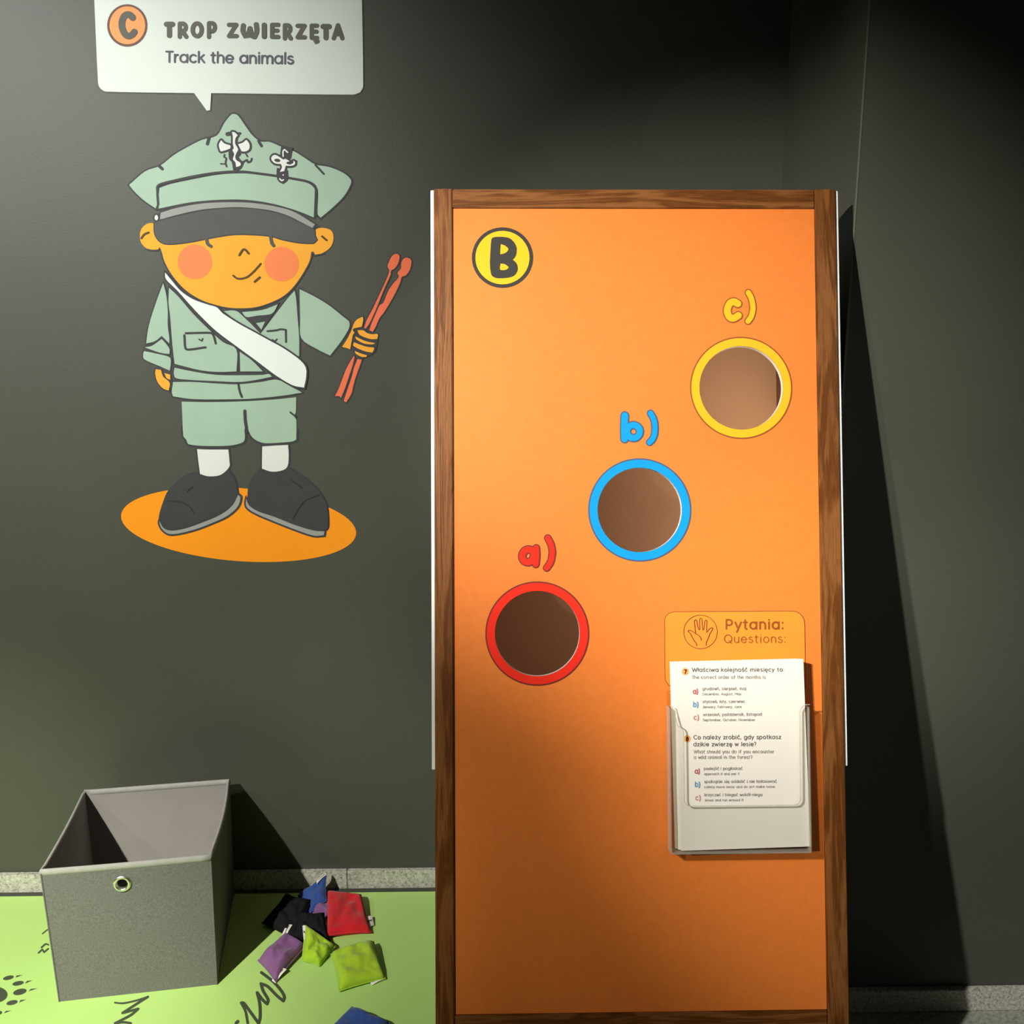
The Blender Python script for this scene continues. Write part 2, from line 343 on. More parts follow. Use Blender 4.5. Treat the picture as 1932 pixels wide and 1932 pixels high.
def letters_text(s, x0, y0, x1, y1, xh, wd, mp, off, gap, m, parent):
    W = sum(G[c][0]+gap for c in s)-gap; d = Vector((x1-x0, y1-y0)); sx = d.length/W; d.normalize(); up = Vector((d.y, -d.x)); cx = 0
    for c in s:
        if G[c][1]:
            bm = bmesh.new()
            for st in G[c][1]:
                stroke(bm, [(x0+d.x*(cx+a)*sx+up.x*b*xh, y0+d.y*(cx+a)*sx+up.y*b*xh) for a, b in st], wd, mp, off, res=8)
            put('letter', bm, m, parent)
        cx += G[c][0]+gap
def glyph(bm, c, x0, y0, x1, y1, wd, mp, off):       # a capital fitted to a pixel box (centre lines inset by half the pen)
    g = G[c][1]; xs = [a for st in g for a, b in st]; w_ = G[c][0]; h = wd/2
    for st in g:
        stroke(bm, smooth([(x0+h+a/w_*(x1-x0-2*h), y1-h-b/1.4*(y1-y0-2*h)) for a, b in st], False, 2, 70), wd, mp, off, res=14)

# ================================================================== THE SETTING
XR, YF, HB, TB = .5696, .4129, .0455, .0132
def plane_box(name, a, b, m): return struct(put(name, nbox(a, b), m))
plane_box('floor', (-3.2, -4.2, -.05), (3.2, .1, 0), M['terrazzo'])
plane_box('wall_back', (-3.2, 0, 0), (XR, .12, 3.2), M['wall'])
plane_box('wall_side', (XR, -YF, 0), (XR+.1, 0, 3.2), M['wall'])
plane_box('wall_right', (XR+.0005, -YF-.0005, 0), (3.2, -YF+.1, 3.2), M['wall'])
plane_box('wall_left', (-3.3, -4.2, 0), (-3.2, .1, 3.2), M['wall'])
plane_box('ceiling', (-3.2, -4.2, 3.2), (3.2, .1, 3.3), M['ceiling'])
struct(put('corner_highlight_1', nbox((XR-.0012, -YF-.0016, HB), (XR+.0022, -YF+.0012, 3.19), .0008), mat('corner_highlight_paint', (.13, .13, .105), .45)))  # added strip, its lighter colour stands in for the highlight on the worn corner
def skirting(name, segs):
    e = struct(bpy.data.objects.new(name, None)); C.objects.link(e)
    for a, b in segs: put('stone_slab', nbox(a, b, .0012), M['stone'], e)
xj = hit(655, 1660, WN, -TB).x; g_ = .0008
js = [-3.2+.001]+[xj+.6*k for k in range(-4, 2) if -3.1 < xj+.6*k < XR-.05]+[XR-TB-.0005]
skirting('baseboard_back', [((js[i]+g_, -TB, .0005), (js[i+1]-g_, -.0005, HB)) for i in range(len(js)-1)])
skirting('baseboard_side', [((XR-TB, -YF-TB, .0005), (XR-.0005, -.0005, HB))])
jr = [XR+.0005, XR+.62, XR+1.22, XR+1.82, XR+2.42]
skirting('baseboard_right', [((jr[i]+g_, -YF-TB-.0005, .0005), (jr[i+1]-g_, -YF-.001, HB)) for i in range(4)])

# ================================================================== GREEN MAT
mt = thing('floor_mat', 'bright green printed play mat with black animal tracks, lying along the dark wall', 'floor mat', (-1.1, -1.0, 0))
o = put('mat_sheet', nbox((-1.9+1.1, -2.4+1.0, .0004), (.16+1.1, -.0311+1.0, MATZ), .001), M['mat'], mt)
o = put('mat_rim', nbox((-1.9+1.1, -.0309+1.0, .0002), (.16+1.1, -.0140+1.0, .003)), M['matedge'], mt)
mt.location = (-1.1, -1.0, 0)
def mm(x, y, off): return on_mat(x, y, off)-Vector((-1.1, -1.0, 0))
bm = bmesh.new(); a_ = (0, 1600, 5.82)
def q(cx, cy, rx, ry, t): return ell(cx/5.82, 1600+cy/5.82, rx/5.82, ry/5.82, t, 24)
for e in [(-70, 1612, 152, 92, 0), (92, 1427, 60, 22, -14), (198, 1488, 63, 24, -12), (218, 1582, 75, 32, -14), (132, 1700, 63, 25, -14), (-10, 1812, 34, 20, -14)]: bm = bmesh.new(); fill(bm, q(*e), mm, .0006); put('paw_print', bm, M['matprint'], mt)
for t in ['170 1425 182 1402 248 1397', '272 1491 296 1462 355 1456', '312 1576 338 1550 412 1542', '210 1698 224 1673 290 1666', '44 1817 64 1792 126 1785']: bm = bmesh.new(); fill(bm, zz(*a_, t), mm, .0006); put('claw_print', bm, M['matprint'], mt)
def squig(txt, wd, *z):
    for t, k in txt:
        bm = bmesh.new(); stroke(bm, smooth(zz(*z, t), False, 5, 75), k, mm, .0006); put('track_print', bm, M['matprint'], mt)
squig([('422 1155 465 1115 482 1148 530 1108', 3), ('455 1096 500 1058 530 1066', 3), ('465 945 520 900', 2)], 0, 0, 1600, 5.82)
squig([('748 318 800 322 880 306 962 280', 3.4), ('962 280 860 345 797 386 900 358 850 400 748 453', 4.6), ('748 453 800 446 850 452', 4.5)], 0, 0, 1800, 3.45)
squig([('205 1335 335 1435 430 1540 472 1615 460 1668 380 1600 280 1500 200 1465 225 1550 282 1650 270 1702 215 1650 155 1570 185 1700 190 1850 172 1930 100 1830 0 1695 -30 1690', 5.6),
       ('-30 1690 20 1790 45 1925', 5.0), ('-90 1925 -70 1905', 6)], 0, 460, 1620, 6.193)

# ================================================================== SPEECH BUBBLE SIGN
def W(t, *z): return zz(*z, t)
zA = (160, 0, 3.578); zB = (230, 200, 4.293); zC = (240, 400, 4.6); zD = (250, 500, 3.513); zE = (220, 720, 4.025); zF = (600, 460, 6.04); zG = (400, 230, 9.66)
wc = on_wall(435, 60, 0)
sb = thing('speech_bubble_sign', 'white speech bubble wall sign reading TROP ZWIERZĘTA Track the animals', 'sign', wc)
def ms(x, y, off): return on_wall(x, y, off)-wc
bub = [(-30, 64), ]
P_ = smooth(W('52 -350 92 560 110 600 150 620 740 630 825 748 848 745 855 630 1810 640 1860 625 1880 580 1866 -350', *zA), True, 4, 40)
bm = bmesh.new(); fill(bm, P_, ms, .0020); put('panel_face', bm, M['signwhite'], sb)
bm = bmesh.new(); fill(bm, grow(P_, 1.8), ms, .0008); put('panel_edge', bm, M['ink'], sb)
bm = bmesh.new(); fill(bm, ell(241, 48.7, 37.9, 40), ms, .0024); put('badge_rim', bm, M['badgerim'], sb)
bm = bmesh.new(); fill(bm, ell(241.3, 48.5, 33.6, 35.6), ms, .0027); put('badge_disc', bm, M['badge'], sb)
bm = bmesh.new(); stroke(bm, smooth(W('1185 660 1100 570 985 550 870 620 800 800 800 1000 870 1200 960 1305 1060 1330 1170 1280 1245 1185', 190, 0, 19.32), False, 4), 12.6, ms, .003, res=24)
put('badge_letter', bm, M['ink'], sb)
bm = bmesh.new()
for c, x0, y0, x1, y1 in [('T', 50, 108, 158, 268), ('R', 178, 104, 290, 276), ('O', 303, 106, 436, 270), ('P', 458, 100, 567, 278), ('Z', 650, 116, 770, 272), ('I', 985, 118, 1040, 278),
                          ('E', 1062, 116, 1168, 280), ('R', 1185, 120, 1290, 292), ('Z', 1308, 126, 1422, 284), ('Ę', 1442, 124, 1540, 290), ('T', 1550, 130, 1658, 290), ('A', 1657, 124, 1780, 290)]:
    k = 5.084; wd = 10 if c in 'TI' else 8.2
    glyph(bm, c, 300+x0/k, 20+y0/k, 300+x1/k, 20+y1/k, wd, ms, .0025); put('letter', bm, M['ink'], sb); bm = bmesh.new()
stroke(bm, smooth(zz(300, 20, 5.084, '812 148 808 200 830 245 860 240 875 175 890 240 920 255 940 200 935 138'), False, 3), 9.4, ms, .0025, res=14)
put('letter', bm, M['ink'], sb)
letters_text('Track the animals', 314, 117.5, 554, 120.8, 14.2, 3.7, ms, .0025, .22, M['ink2'], sb)

# ================================================================== WALL DECAL OF THE BOY
wd0 = on_wall(460, 640, 0)
boy = thing('boy_decal', 'large wall decal of a cartoon boy in sage uniform and peaked cap holding two drumsticks', 'wall decal', wd0)
def mw(x, y, off): return on_wall(x, y, off)-wd0
layer = [0]
outl = bmesh.new()
def patch(name, polys, m, lay, ow=3.2, sm=True, outline=True, base=None):
    for p in polys:
        bm = bmesh.new()
        p = smooth(p) if sm else p
        fill(bm, p, mw, .0012+lay*.00025)
        if outline:
            layer[0] += 1
            fill(outl, grow(p, ow), mw, (.0007 if base is None else base)+layer[0]*2e-6)
        o = put(name, bm, m, boy)
    return o
def pen(name, strokes, m, lay, z):
    for t, wd in strokes:
        bm = bmesh.new(); stroke(bm, smooth(zz(*z, t), False, 4, 75), wd/z[2], mw, .0012+lay*.00025, res=10); put(name, bm, m, boy)
patch('ground_ellipse', [ell(220+927/4.025, 720+1085/4.025, 895/4.025, 277/4.025, 4.5, 96)], M['orange'], -3, sm=False, outline=False)
crown = W('60 640 190 530 310 485 420 400 530 335 650 275 770 240 830 140 885 72 915 66 945 82 1000 160 1060 240 1125 288 1200 292 1290 330 1400 370 1480 420 1570 475 1680 495 1790 540 1850 590 1855 630 1800 730 1700 830 1610 905 1585 870 1590 690 1560 640 1480 605 1350 585 1200 560 1050 530 920 522 760 533 600 558 450 592 300 632 290 700 290 780 275 830 180 765 100 690', *zB)
patch('cap_crown', [crown], M['sage'], 0)
patch('cap_band', [W('305 665 400 632 600 590 760 560 900 548 1050 550 1250 577 1400 602 1500 622 1555 660 1563 700 1555 903 1400 842 1200 787 1000 760 800 760 600 775 450 800 300 832 300 740', *zB)], M['sage'], 0)
pen('cap_seam', [('296 800 290 700 300 642 450 600 600 568 760 544 920 532 1050 541 1250 567 1400 592 1500 612 1560 645 1578 700 1573 890', 20)], M['line'], 1, zB)
patch('cap_strap', [W('315 865 450 825 650 790 850 780 1050 785 1250 815 1400 860 1565 960 1545 988 1450 940 1350 890 1200 845 1000 822 850 822 650 840 480 875 310 920', *zB)], M['vgrey'], 1)
patch('cap_button', [zz(*zB, ' '.join('%f %f' % p for p in ell(281, 905, 14, 22)))], M['offwhite'], 1, sm=False)
patch('face', [W('235 98 180 100 130 140 112 200 125 270 180 320 265 325 285 305 300 340 330 440 400 560 500 670 600 740 700 785 850 825 980 835 1120 825 1260 780 1370 720 1460 630 1540 510 1585 420 1600 345 1620 345 1630 370 1700 355 1770 300 1792 220 1770 160 1700 138 1645 148 1632 175 1640 230 1500 230 1000 150 400 240 262 230 235 160', *zC)], M['face'], 0, base=.0010)
patch('cap_visor', [W('265 952 310 930 480 888 700 845 900 830 1100 838 1300 882 1450 948 1555 1000 1565 1050 1580 1085 1550 1110 1430 1105 1300 1080 1200 1052 1050 1040 900 1040 720 1068 560 1100 400 1118 320 1103 272 1040', *zB)], M['visor'], 2, ow=2, base=.0013)
patch('cheek', [ell(240+588/4.6, 400+433/4.6, 149/4.6, 150/4.6)], M['cheek'], 1, sm=False, outline=False)
patch('cheek', [ell(240+1340/4.6, 400+453/4.6, 149/4.6, 150/4.6)], M['cheek'], 1, sm=False, outline=False)
pen('eye', [('688 225 700 275 728 298', 28)], M['visor'], 3, zC); pen('eye', [('1244 205 1256 268 1272 292', 28)], M['visor'], 3, zC)
pen('nose', [('975 375 1002 332 1025 326 1055 360', 18)], M['brownline'], 3, zC)
pen('mouth', [('922 552 955 576 1000 578 1050 560 1105 512 1160 450', 17), ('1108 605 1152 568', 19)], M['brownline'], 3, zC)
pen('ear_line', [('125 228 150 195 188 178', 17)], M['brownline'], 3, zC); pen('ear_line', [('1692 212 1730 244', 17)], M['brownline'], 3, zC)
patch('jacket', [W(t, *zD) for t in [
 '243 150 310 215 400 320 500 420 600 510 690 560 690 705 560 708 440 695 280 655 265 520 250 330 240 250',
 '712 575 790 630 865 705 715 705',
 '605 305 700 310 850 455 1030 220 1075 170 1085 220 1095 350 1105 480 1105 605 1050 580 900 490 780 420 680 360',
 '270 775 400 775 560 785 700 790 850 775 960 760 1050 805 1125 845 1000 865 800 885 600 890 400 888 270 870 262 840']], M['sage'], 0, ow=2.9)
patch('belt', [W('280 680 400 705 560 728 740 730 860 728 905 722 925 740 800 765 700 775 560 770 400 762 290 750 275 715', *zD)], M['sage'], 0, ow=2.4)
patch('sleeve', [W(t, *zD) for t in ['205 120 225 200 235 300 235 400 245 480 245 520 195 470 150 505 92 520 110 400 160 240',
 '80 545 130 535 195 490 230 530 247 560 245 590 180 580', '78 570 150 585 245 610 255 650 248 700 180 670 80 625 72 590']], M['sage'], 0, ow=2.6)
patch('sleeve', [W('1108 160 1200 205 1300 265 1400 345 1438 380 1430 430 1380 510 1310 600 1220 555 1120 485 1112 350', *zD)], M['sage'], 0, ow=2.8)
patch('hand', [W('155 690 190 695 205 740 248 780 240 832 200 815 165 770 152 720', *zD), W('212 716 250 725 252 760 228 750', *zD)], M['face'], 0, ow=2.6)
patch('collar', [W('700 308 850 292 975 250 930 330 852 452', *zD)], M['line'], 1, ow=1)
patch('shirt', [W('727 312 860 298 965 260 925 322 830 335 758 345', *zD), W('820 385 880 375 855 428', *zD)], M['sage'], 2, outline=False)
patch('sash', [W('218 50 260 100 320 170 400 225 500 262 560 280 600 320 700 385 800 440 900 495 1000 550 1100 620 1148 675 1152 740 1138 812 1060 795 950 730 830 640 700 545 560 440 460 345 380 260 300 170 225 95', *zD)], M['white'], 4, ow=3.2, base=.0021)
pen('pocket', [('355 452 520 450 540 472 553 520', 14), ('345 465 352 550 380 560 485 545', 14), ('442 492 460 503 467 488', 9)], M['line'], 2, zD)
pen('pocket', [('895 438 950 433 985 425 1017 430 1018 510', 12), ('928 495 945 507 958 492', 10)], M['line'], 2, zD)
pen('button_line', [('703 790 712 838 726 874', 14)], M['line'], 2, zD)
patch('shorts', [W('495 152 700 155 950 150 1200 135 1365 118 1362 232 1350 262 1366 295 1365 440 1330 455 1150 468 1080 455 1030 420 1002 370 985 345 972 365 975 430 955 462 860 485 680 488 550 475 530 440 508 410 500 250', *zE)], M['sage'], 0, ow=3.8)
pen('shorts_seam', [('975 222 978 290 986 345 990 380', 23), ('1320 232 1362 266', 13)], M['line'], 2, zE)
patch('sock', [W('612 512 700 515 850 515 858 600 855 650 790 708 700 718 635 700 622 600', *zE)], M['offwhite'], 1, ow=3)
patch('sock', [W('1107 492 1200 485 1303 480 1308 560 1300 640 1260 673 1180 683 1105 660', *zE)], M['offwhite'], 1, ow=3)
patch('shoe', [W('600 695 640 717 720 727 800 714 862 680 900 740 920 820 920 860 880 930 800 990 650 1060 500 1110 410 1115 350 1080 330 1030 360 920 400 830 470 760 540 712', *zE)], M['shoe'], 2, ow=2.2)
patch('shoe', [W('1090 668 1180 692 1260 687 1310 655 1400 710 1500 790 1560 860 1600 950 1610 1080 1600 1120 1560 1130 1400 1090 1250 1040 1100 985 1040 950 1005 890 1010 800 1040 730', *zE)], M['shoe'], 2, ow=2.2)
patch('shoe_sole', [W('328 1055 360 1110 420 1130 520 1115 650 1070 790 1010 880 940 925 858 943 880 920 950 840 1020 720 1075 600 1120 480 1150 400 1155 350 1120 330 1080', *zE)], M['vgrey'], 4, ow=3.6, base=.0012)
patch('shoe_sole', [W('985 885 1010 940 1080 985 1200 1025 1350 1085 1500 1130 1580 1135 1575 1165 1500 1168 1380 1130 1200 1060 1060 1000 990 950', *zE)], M['vgrey'], 4, ow=3.6, base=.0012)
pen('shoe_line', [('395 905 480 910 550 945 590 995', 9), ('580 795 540 832', 10)], M['darkprint'], 4, zE)
pen('shoe_line', [('1540 858 1430 905 1380 970 1340 1042', 9), ('1325 745 1405 802', 10)], M['darkprint'], 4, zE)
patch('drumstick', [W('895 115 925 130 928 170 910 230 870 285 835 305 825 360 780 460 740 550 660 750 590 900 545 968 525 955 560 860 620 750 700 580 760 450 805 340 812 300 795 265 800 230 830 160 860 125', *zF),
 W('410 1275 418 1290 390 1400 350 1520 310 1640 262 1755 240 1735 195 1735 240 1640 300 1480 345 1380', *zF)], M['stick'], 0, ow=2.2)
patch('drumstick', [W('1020 158 1060 185 1062 240 1040 310 1000 360 955 380 930 460 850 620 760 770 700 850 660 940 625 1003 585 985 610 910 680 750 705 700 745 670 800 540 860 450 920 380 908 330 945 280 948 220 975 170', *zF),
 W('450 1312 500 1320 470 1410 430 1520 400 1630 380 1710 322 1805 293 1790 340 1650 390 1500 410 1420', *zF)], M['stick'], 0, ow=2.2)
patch('fist_outline', [W('425 975 560 995 690 1035 650 1230 500 1312 410 1235 400 1100', *zF)], M['line'], 0, ow=1)  # dark ground behind the fingers, in the outline colour
patch('hand', [W(t, *zF) for t in ['510 830 517 870 500 945 410 965 400 985 418 1015 400 1035 385 1110 368 1203 320 1185 275 1175 330 1090 380 990 405 920 440 865',
 '450 985 515 985 560 1015 620 1030 670 1025 685 1045 675 1085 600 1085 520 1060 470 1030', '430 1055 520 1100 590 1120 650 1130 630 1145 540 1140 470 1110 430 1080',
 '410 1120 500 1155 570 1175 635 1180 640 1200 620 1240 540 1225 460 1195 400 1160', '420 1218 480 1245 560 1270 550 1290 490 1285 430 1250']], M['face'], 2, ow=1.8)
pen('cap_fold', [('708 258 694 308', 26), ('1108 285 1132 325', 22), ('1568 478 1635 550', 16), ('305 488 328 510', 24)], M['line'], 2, zB)
pen('eagle_emblem', [('285 225 350 215', 74), ('350 200 400 175 470 215 515 212', 46), ('232 600 225 640 262 668 250 745 270 815', 30), ('160 765 235 770', 22), ('570 735 640 695 660 740 710 720 728 672', 36), ('625 590 650 632', 30),
  ('345 560 350 660 400 720 430 880', 78), ('560 740 520 830 450 875', 50), ('510 590 470 640 500 700 560 750', 46), ('485 240 450 340 470 470 500 600', 40)], M['line'], 2, zG)
def emblem_polys(ts, m, name, lay):
    for i, t in enumerate(ts):
        b2 = bmesh.new(); stroke(b2, smooth(W(t, *zG)), 7.4, mw, .00168+i*1.2e-5, closed=True); put(name+'_outline', b2, M['line'], boy)
        bm = bmesh.new(); fill(bm, smooth(W(t, *zG)), mw, .0012+lay*.00025); put(name, bm, m, boy)
emblem_polys(['172 335 230 395 340 430 342 470 320 495 180 540 155 525 130 420', '480 410 560 385 630 330 670 375 690 430 680 500 620 540 545 540',
 '370 185 420 195 475 248 440 290 425 390 480 500 450 570 430 640 450 700 520 745 530 790 490 815 445 822 430 740 385 680 410 590 378 520 400 480 385 400 385 280'], M['offwhite'], 'eagle', 4)
patch('pin_ground', [W('1265 440 1480 470 1440 680 1240 620', *zG), W('1185 840 1385 880 1390 1050 1300 1135 1220 1090 1180 1000', *zG)], M['line'], 3, outline=False)
emblem_polys(['1085 660 1110 620 1160 605 1230 640 1310 690 1340 675 1420 720 1360 740 1370 770 1430 780 1490 750 1485 710 1520 730 1510 780 1440 805 1350 800 1320 900 1240 915 1280 830 1260 770 1160 760 1100 710'], M['offwhite'], 'cross_pin', 5)
pen('cross_pin_loop', [('1303 630 1300 545 1325 508 1385 560', 26), ('1240 1040 1275 1072 1310 1060', 26), ('1300 970 1304 970', 26)], M['offwhite'], 6, zG)
patch('cross_pin_hole', [zz(*zG, ' '.join('%f %f' % p for p in ell(1195, 705, 55, 30, 8)))], M['line'], 6, sm=False, outline=False)
put('outline', outl, M['line'], boy)

# ================================================================== DISPLAY PANEL
pn = thing('display_panel', 'tall orange panel in a brown wood frame with three coloured round holes', 'display panel')
pn.matrix_world = PM
REC = -.004                               # the board lies this far behind the faces of the posts
hw = PW/2
def pl(x, y, off=0): v = on_panel(x, y, off); return v.x, v.z
xl = (pl(858, 392)[0]+pl(853, 1912)[0])/2; xr = (pl(1537, 392)[0]+pl(1563, 1912)[0])/2
zt = pl(1200, 392)[1]; zb_ = pl(1200, 1912)[1]
put('upright', nbox((-hw, 0, 0), (xl, .026, PH), .0015), M['wood_v'], pn)
put('upright', nbox((xr, 0, 0), (hw, .026, PH), .0015), M['wood_v'], pn)
put('top_rail', nbox((xl+.0006, .0008, zt), (xr-.0006, .026, PH-.0008), .001), M['wood_h'], pn)
put('bottom_rail', nbox((xl+.0006, .0008, .001), (xr-.0006, .026, zb_), .001), M['wood_h'], pn)
zp = pl(1597, 1446)[1]
for s in (-1, 1):      # white edge of the backing sheet that shows beside the frame
    x0, x1 = (hw-.0005, hw+.0048) if s > 0 else (-hw-.0048, -hw+.0005)
    put('white_edge_strip', nbox((x0, .004, zp), (x1, .030, PH-.0015), .0006), M['whiteplate'], pn)
holes = []
for cx, cy, ro, ri in [(1013.8, 1195.2, 97.0, 80.1), (1207, 962, 97.6, 79.6), (1398.3, 731.7, 97.4, 79.0)]:
    c = pl(cx, cy, REC); e = (pl(cx+ro, cy, REC)[0]-pl(cx-ro, cy, REC)[0])/2; i = (pl(cx+ri, cy, REC)[0]-pl(cx-ri, cy, REC)[0])/2
    holes.append((c[0], c[1], e, i))
RO = sum(h[2] for h in holes)/3; RI = sum(h[3] for h in holes)/3
def circ(cx, cz, r, y, n=96): return [Vector((cx+r*math.cos(2*PI*k/n), y, cz+r*math.sin(2*PI*k/n))) for k in range(n)]
bm = bmesh.new(); T = .009
def loop(pts):
    v = [bm.verts.new(p) for p in pts]; return [bm.edges.new((v[k], v[(k+1) % len(v)])) for k in range(len(v))]
es = loop([Vector((a, -REC, b)) for a, b in [(xl+.0004, zb_+.0004), (xr-.0004, zb_+.0004), (xr-.0004, zt-.0004), (xl+.0004, zt-.0004)]])
for h in holes: es += loop(circ(h[0], h[1], RI, -REC))
r_ = bmesh.ops.triangle_fill(bm, edges=es, use_beauty=True, normal=(0, -1, 0))
fs = [g for g in bm.faces]
ext = bmesh.ops.extrude_face_region(bm, geom=fs)
bmesh.ops.translate(bm, verts=[g for g in ext['geom'] if isinstance(g, bmesh.types.BMVert)], vec=(0, T, 0))
bmesh.ops.recalc_face_normals(bm, faces=bm.faces)
put('board', bm, M['board'], pn)
# dark brown compartment behind the holes
def hollow(a, b, t):
    bm = bmesh.new(); x0, y0, z0 = a; x1, y1, z1 = b
    box(bm, (x0, y1, z0), (x1, y1+t, z1)); box(bm, (x0-t, y0, z0-t), (x0, y1+t, z1+t)); box(bm, (x1, y0, z0-t), (x1+t, y1+t, z1+t))
    box(bm, (x0, y0, z1), (x1, y1+t, z1+t)); box(bm, (x0, y0, z0-t), (x1, y1+t, z0)); return bm
put('compartment', hollow((-hw+.03, -REC+T+.0002, .45), (hw-.03, .225, PH-.045), .006), M['cavity'], pn)
def ringmesh(cx, cz, ro, ri, y, n=96):
    bm = bmesh.new(); a = [bm.verts.new(p) for p in circ(cx, cz, ro, y, n)]; b = [bm.verts.new(p) for p in circ(cx, cz, ri, y, n)]
    for k in range(n): bm.faces.new([a[k], a[(k+1) % n], b[(k+1) % n], b[k]])
    return bm
yb = -REC
def mpn(x, y, off): v = on_panel(x, y, REC+off); return v
for h, col, lc, nm in zip(holes, ('red', 'blue', 'yellow'), ('redprint', 'navy', 'brownprint'), 'abc'):
    o = put('hole_ring', ringmesh(h[0], h[1], RO*.972, RI, yb-.0006), M[col], pn); o['label'] = {'red': 'red', 'blue': 'blue', 'yellow': 'yellow'}[col]+' ring around a hole'
    put('ring_outline', ringmesh(h[0], h[1], RO, RO*.97, yb-.0005), M[lc], pn)
letters = {
 'a': ((900, 1000, 6.23), [('C', ell(600, 303, 68, 76, 20, 32), 72), ('L', '696 212 700 300 690 402', 66), ('L', '832 95 868 170 884 260 872 350 855 392 818 446', 62)]),
 'b': ((1090, 760, 6.23), [('C', ell(655, 338, 76, 76, 0, 32), 72), ('L', '553 150 548 290 550 424', 76), ('L', '856 124 892 190 908 280 902 370 880 425 846 464', 62)]),
 'c': ((1280, 540, 6.44), [('L', '722 212 672 188 622 212 593 290 612 362 662 390 728 356', 82), ('L', '850 78 886 150 906 260 892 345 875 385 846 424', 64)])}
for nm, col, lc in (('a', 'red', 'redprint'), ('b', 'blue', 'navy'), ('c', 'yellow', 'brownprint')):
    z, sh = letters[nm]; b1 = bmesh.new(); b2 = bmesh.new()
    for k, pth, wd in sh:
        p = zz(*z, ' '.join('%f %f' % q_ for q_ in pth)) if k == 'C' else smooth(zz(*z, pth), False, 5, 80)
        stroke(b1, p, wd/z[2], mpn, .0009, closed=(k == 'C'), res=20); stroke(b2, p, (wd+30)/z[2], mpn, .0005, closed=(k == 'C'), res=20)
    put('letter_outline', b2, M[lc], pn); o = put('letter', b1, M[col], pn); o['label'] = col+' letter '+nm+' with a bracket'
zq = (870, 410, 12.075)
bm = bmesh.new(); fill(bm, ell(948, 486, 57.8, 57.2), mpn, .0005); put('badge_rim', bm, M['darkprint'], pn)
bm = bmesh.new(); fill(bm, ell(948, 486, 51.0, 50.4), mpn, .0008); put('badge_disc', bm, M['yellow'], pn)
bm = bmesh.new(); fill(bm, smooth(W('700 480 680 560 665 800 655 1050 670 1230 700 1330 790 1380 920 1388 1100 1370 1220 1320 1280 1230 1290 1150 1270 1060 1220 1000 1178 965 1240 890 1265 780 1260 670 1200 560 1110 480 1000 450 860 443 750 452', *zq)), mpn, .0011); put('badge_letter', bm, M['darkprint'], pn)
bm = bmesh.new()
for t in ['905 612 990 640 1065 700 1068 750 1010 810 892 845 895 730', '900 1055 1000 1070 1080 1130 1070 1160 1000 1200 895 1200 885 1140']: fill(bm, smooth(W(t, *zq)), mpn, .0014)
put('badge_letter_counter', bm, M['yellow'], pn)
# question label
zc = (1240, 1130, 5.367)
lab = smooth(W('75 250 78 200 100 160 140 138 190 130 800 126 1370 124 1430 140 1475 185 1492 240 1500 700 1500 900 300 900 150 892 105 860 80 800', *zc), True, 4, 40)
bm = bmesh.new(); fill(bm, grow(lab, .5), mpn, .0005); put('label_border', bm, M['redprint'], pn)
bm = bmesh.new(); fill(bm, grow(lab, -.6), mpn, .0007); put('label_ground', bm, M['label'], pn)
bm = bmesh.new(); stroke(bm, zz(*zc, ' '.join('%f %f' % p for p in ell(438, 334, 170, 170, 0, 64))), 1.1, mpn, .0010, closed=True)
for t in ['398 475 398 455 375 425 355 390 338 355 312 328 322 316 350 325 388 352', '388 352 382 290 376 225 384 212 398 216 408 270 422 312', '432 312 430 255 430 205 440 194 452 204 456 260 462 315', '470 312 478 260 484 222 495 214 503 224 500 280 500 332', '500 338 535 298 556 292 562 305 535 350 520 390 498 440 495 472', '388 352 420 368 440 395 446 418']:
    stroke(bm, smooth(zz(*zc, t), False, 4, 80), 1.3, mpn, .0010)
put('hand_icon', bm, M['redprint'], pn)
letters_text('Pytania:', 1240+697/5.367, 1130+304/5.367, 1240+1278/5.367, 1130+302/5.367, 12.6, 3.5, mpn, .0010, .36, M['brownprint'], pn)
letters_text('Questions:', 1240+678/5.367, 1130+443/5.367, 1240+1300/5.367, 1130+441/5.367, 10.6, 1.75, mpn, .0010, .36, M['brownprint'], pn)

# unseen strip and warm fill light, added to make the brown glow behind the holes
put('added_glow_strip', nbox((hw-.044, .012, .70), (hw-.0305, .03, 1.36)), M['whiteplate'], pn)
al = bpy.data.lights.new('compartment_fill', 'AREA'); al.shape = 'RECTANGLE'; al.size = .02; al.size_y = .62; al.energy = 1.15; al.color = (1, .88, .72)
ao = bpy.data.objects.new('compartment_fill', al); C.objects.link(ao); ao.matrix_world = PM @ Matrix.Translation((hw-.05, .03, 1.03)) @ Vector((-1, 1.1, 0)).to_track_quat('-Z', 'Y').to_matrix().to_4x4()
for h in holes:      # pale sawn edge inside each hole
    bm = bmesh.new(); a = [bm.verts.new(p) for p in circ(h[0], h[1], RI-.0002, -REC)]; b = [bm.verts.new(p) for p in circ(h[0], h[1], RI-.0002, -REC+T)]
    for k in range(96): bm.faces.new([a[k], b[k], b[(k+1) % 96], a[(k+1) % 96]])
    o = put('hole_edge', bm, M['whiteplate'], pn, True); o['label'] = 'pale cut edge of a hole'

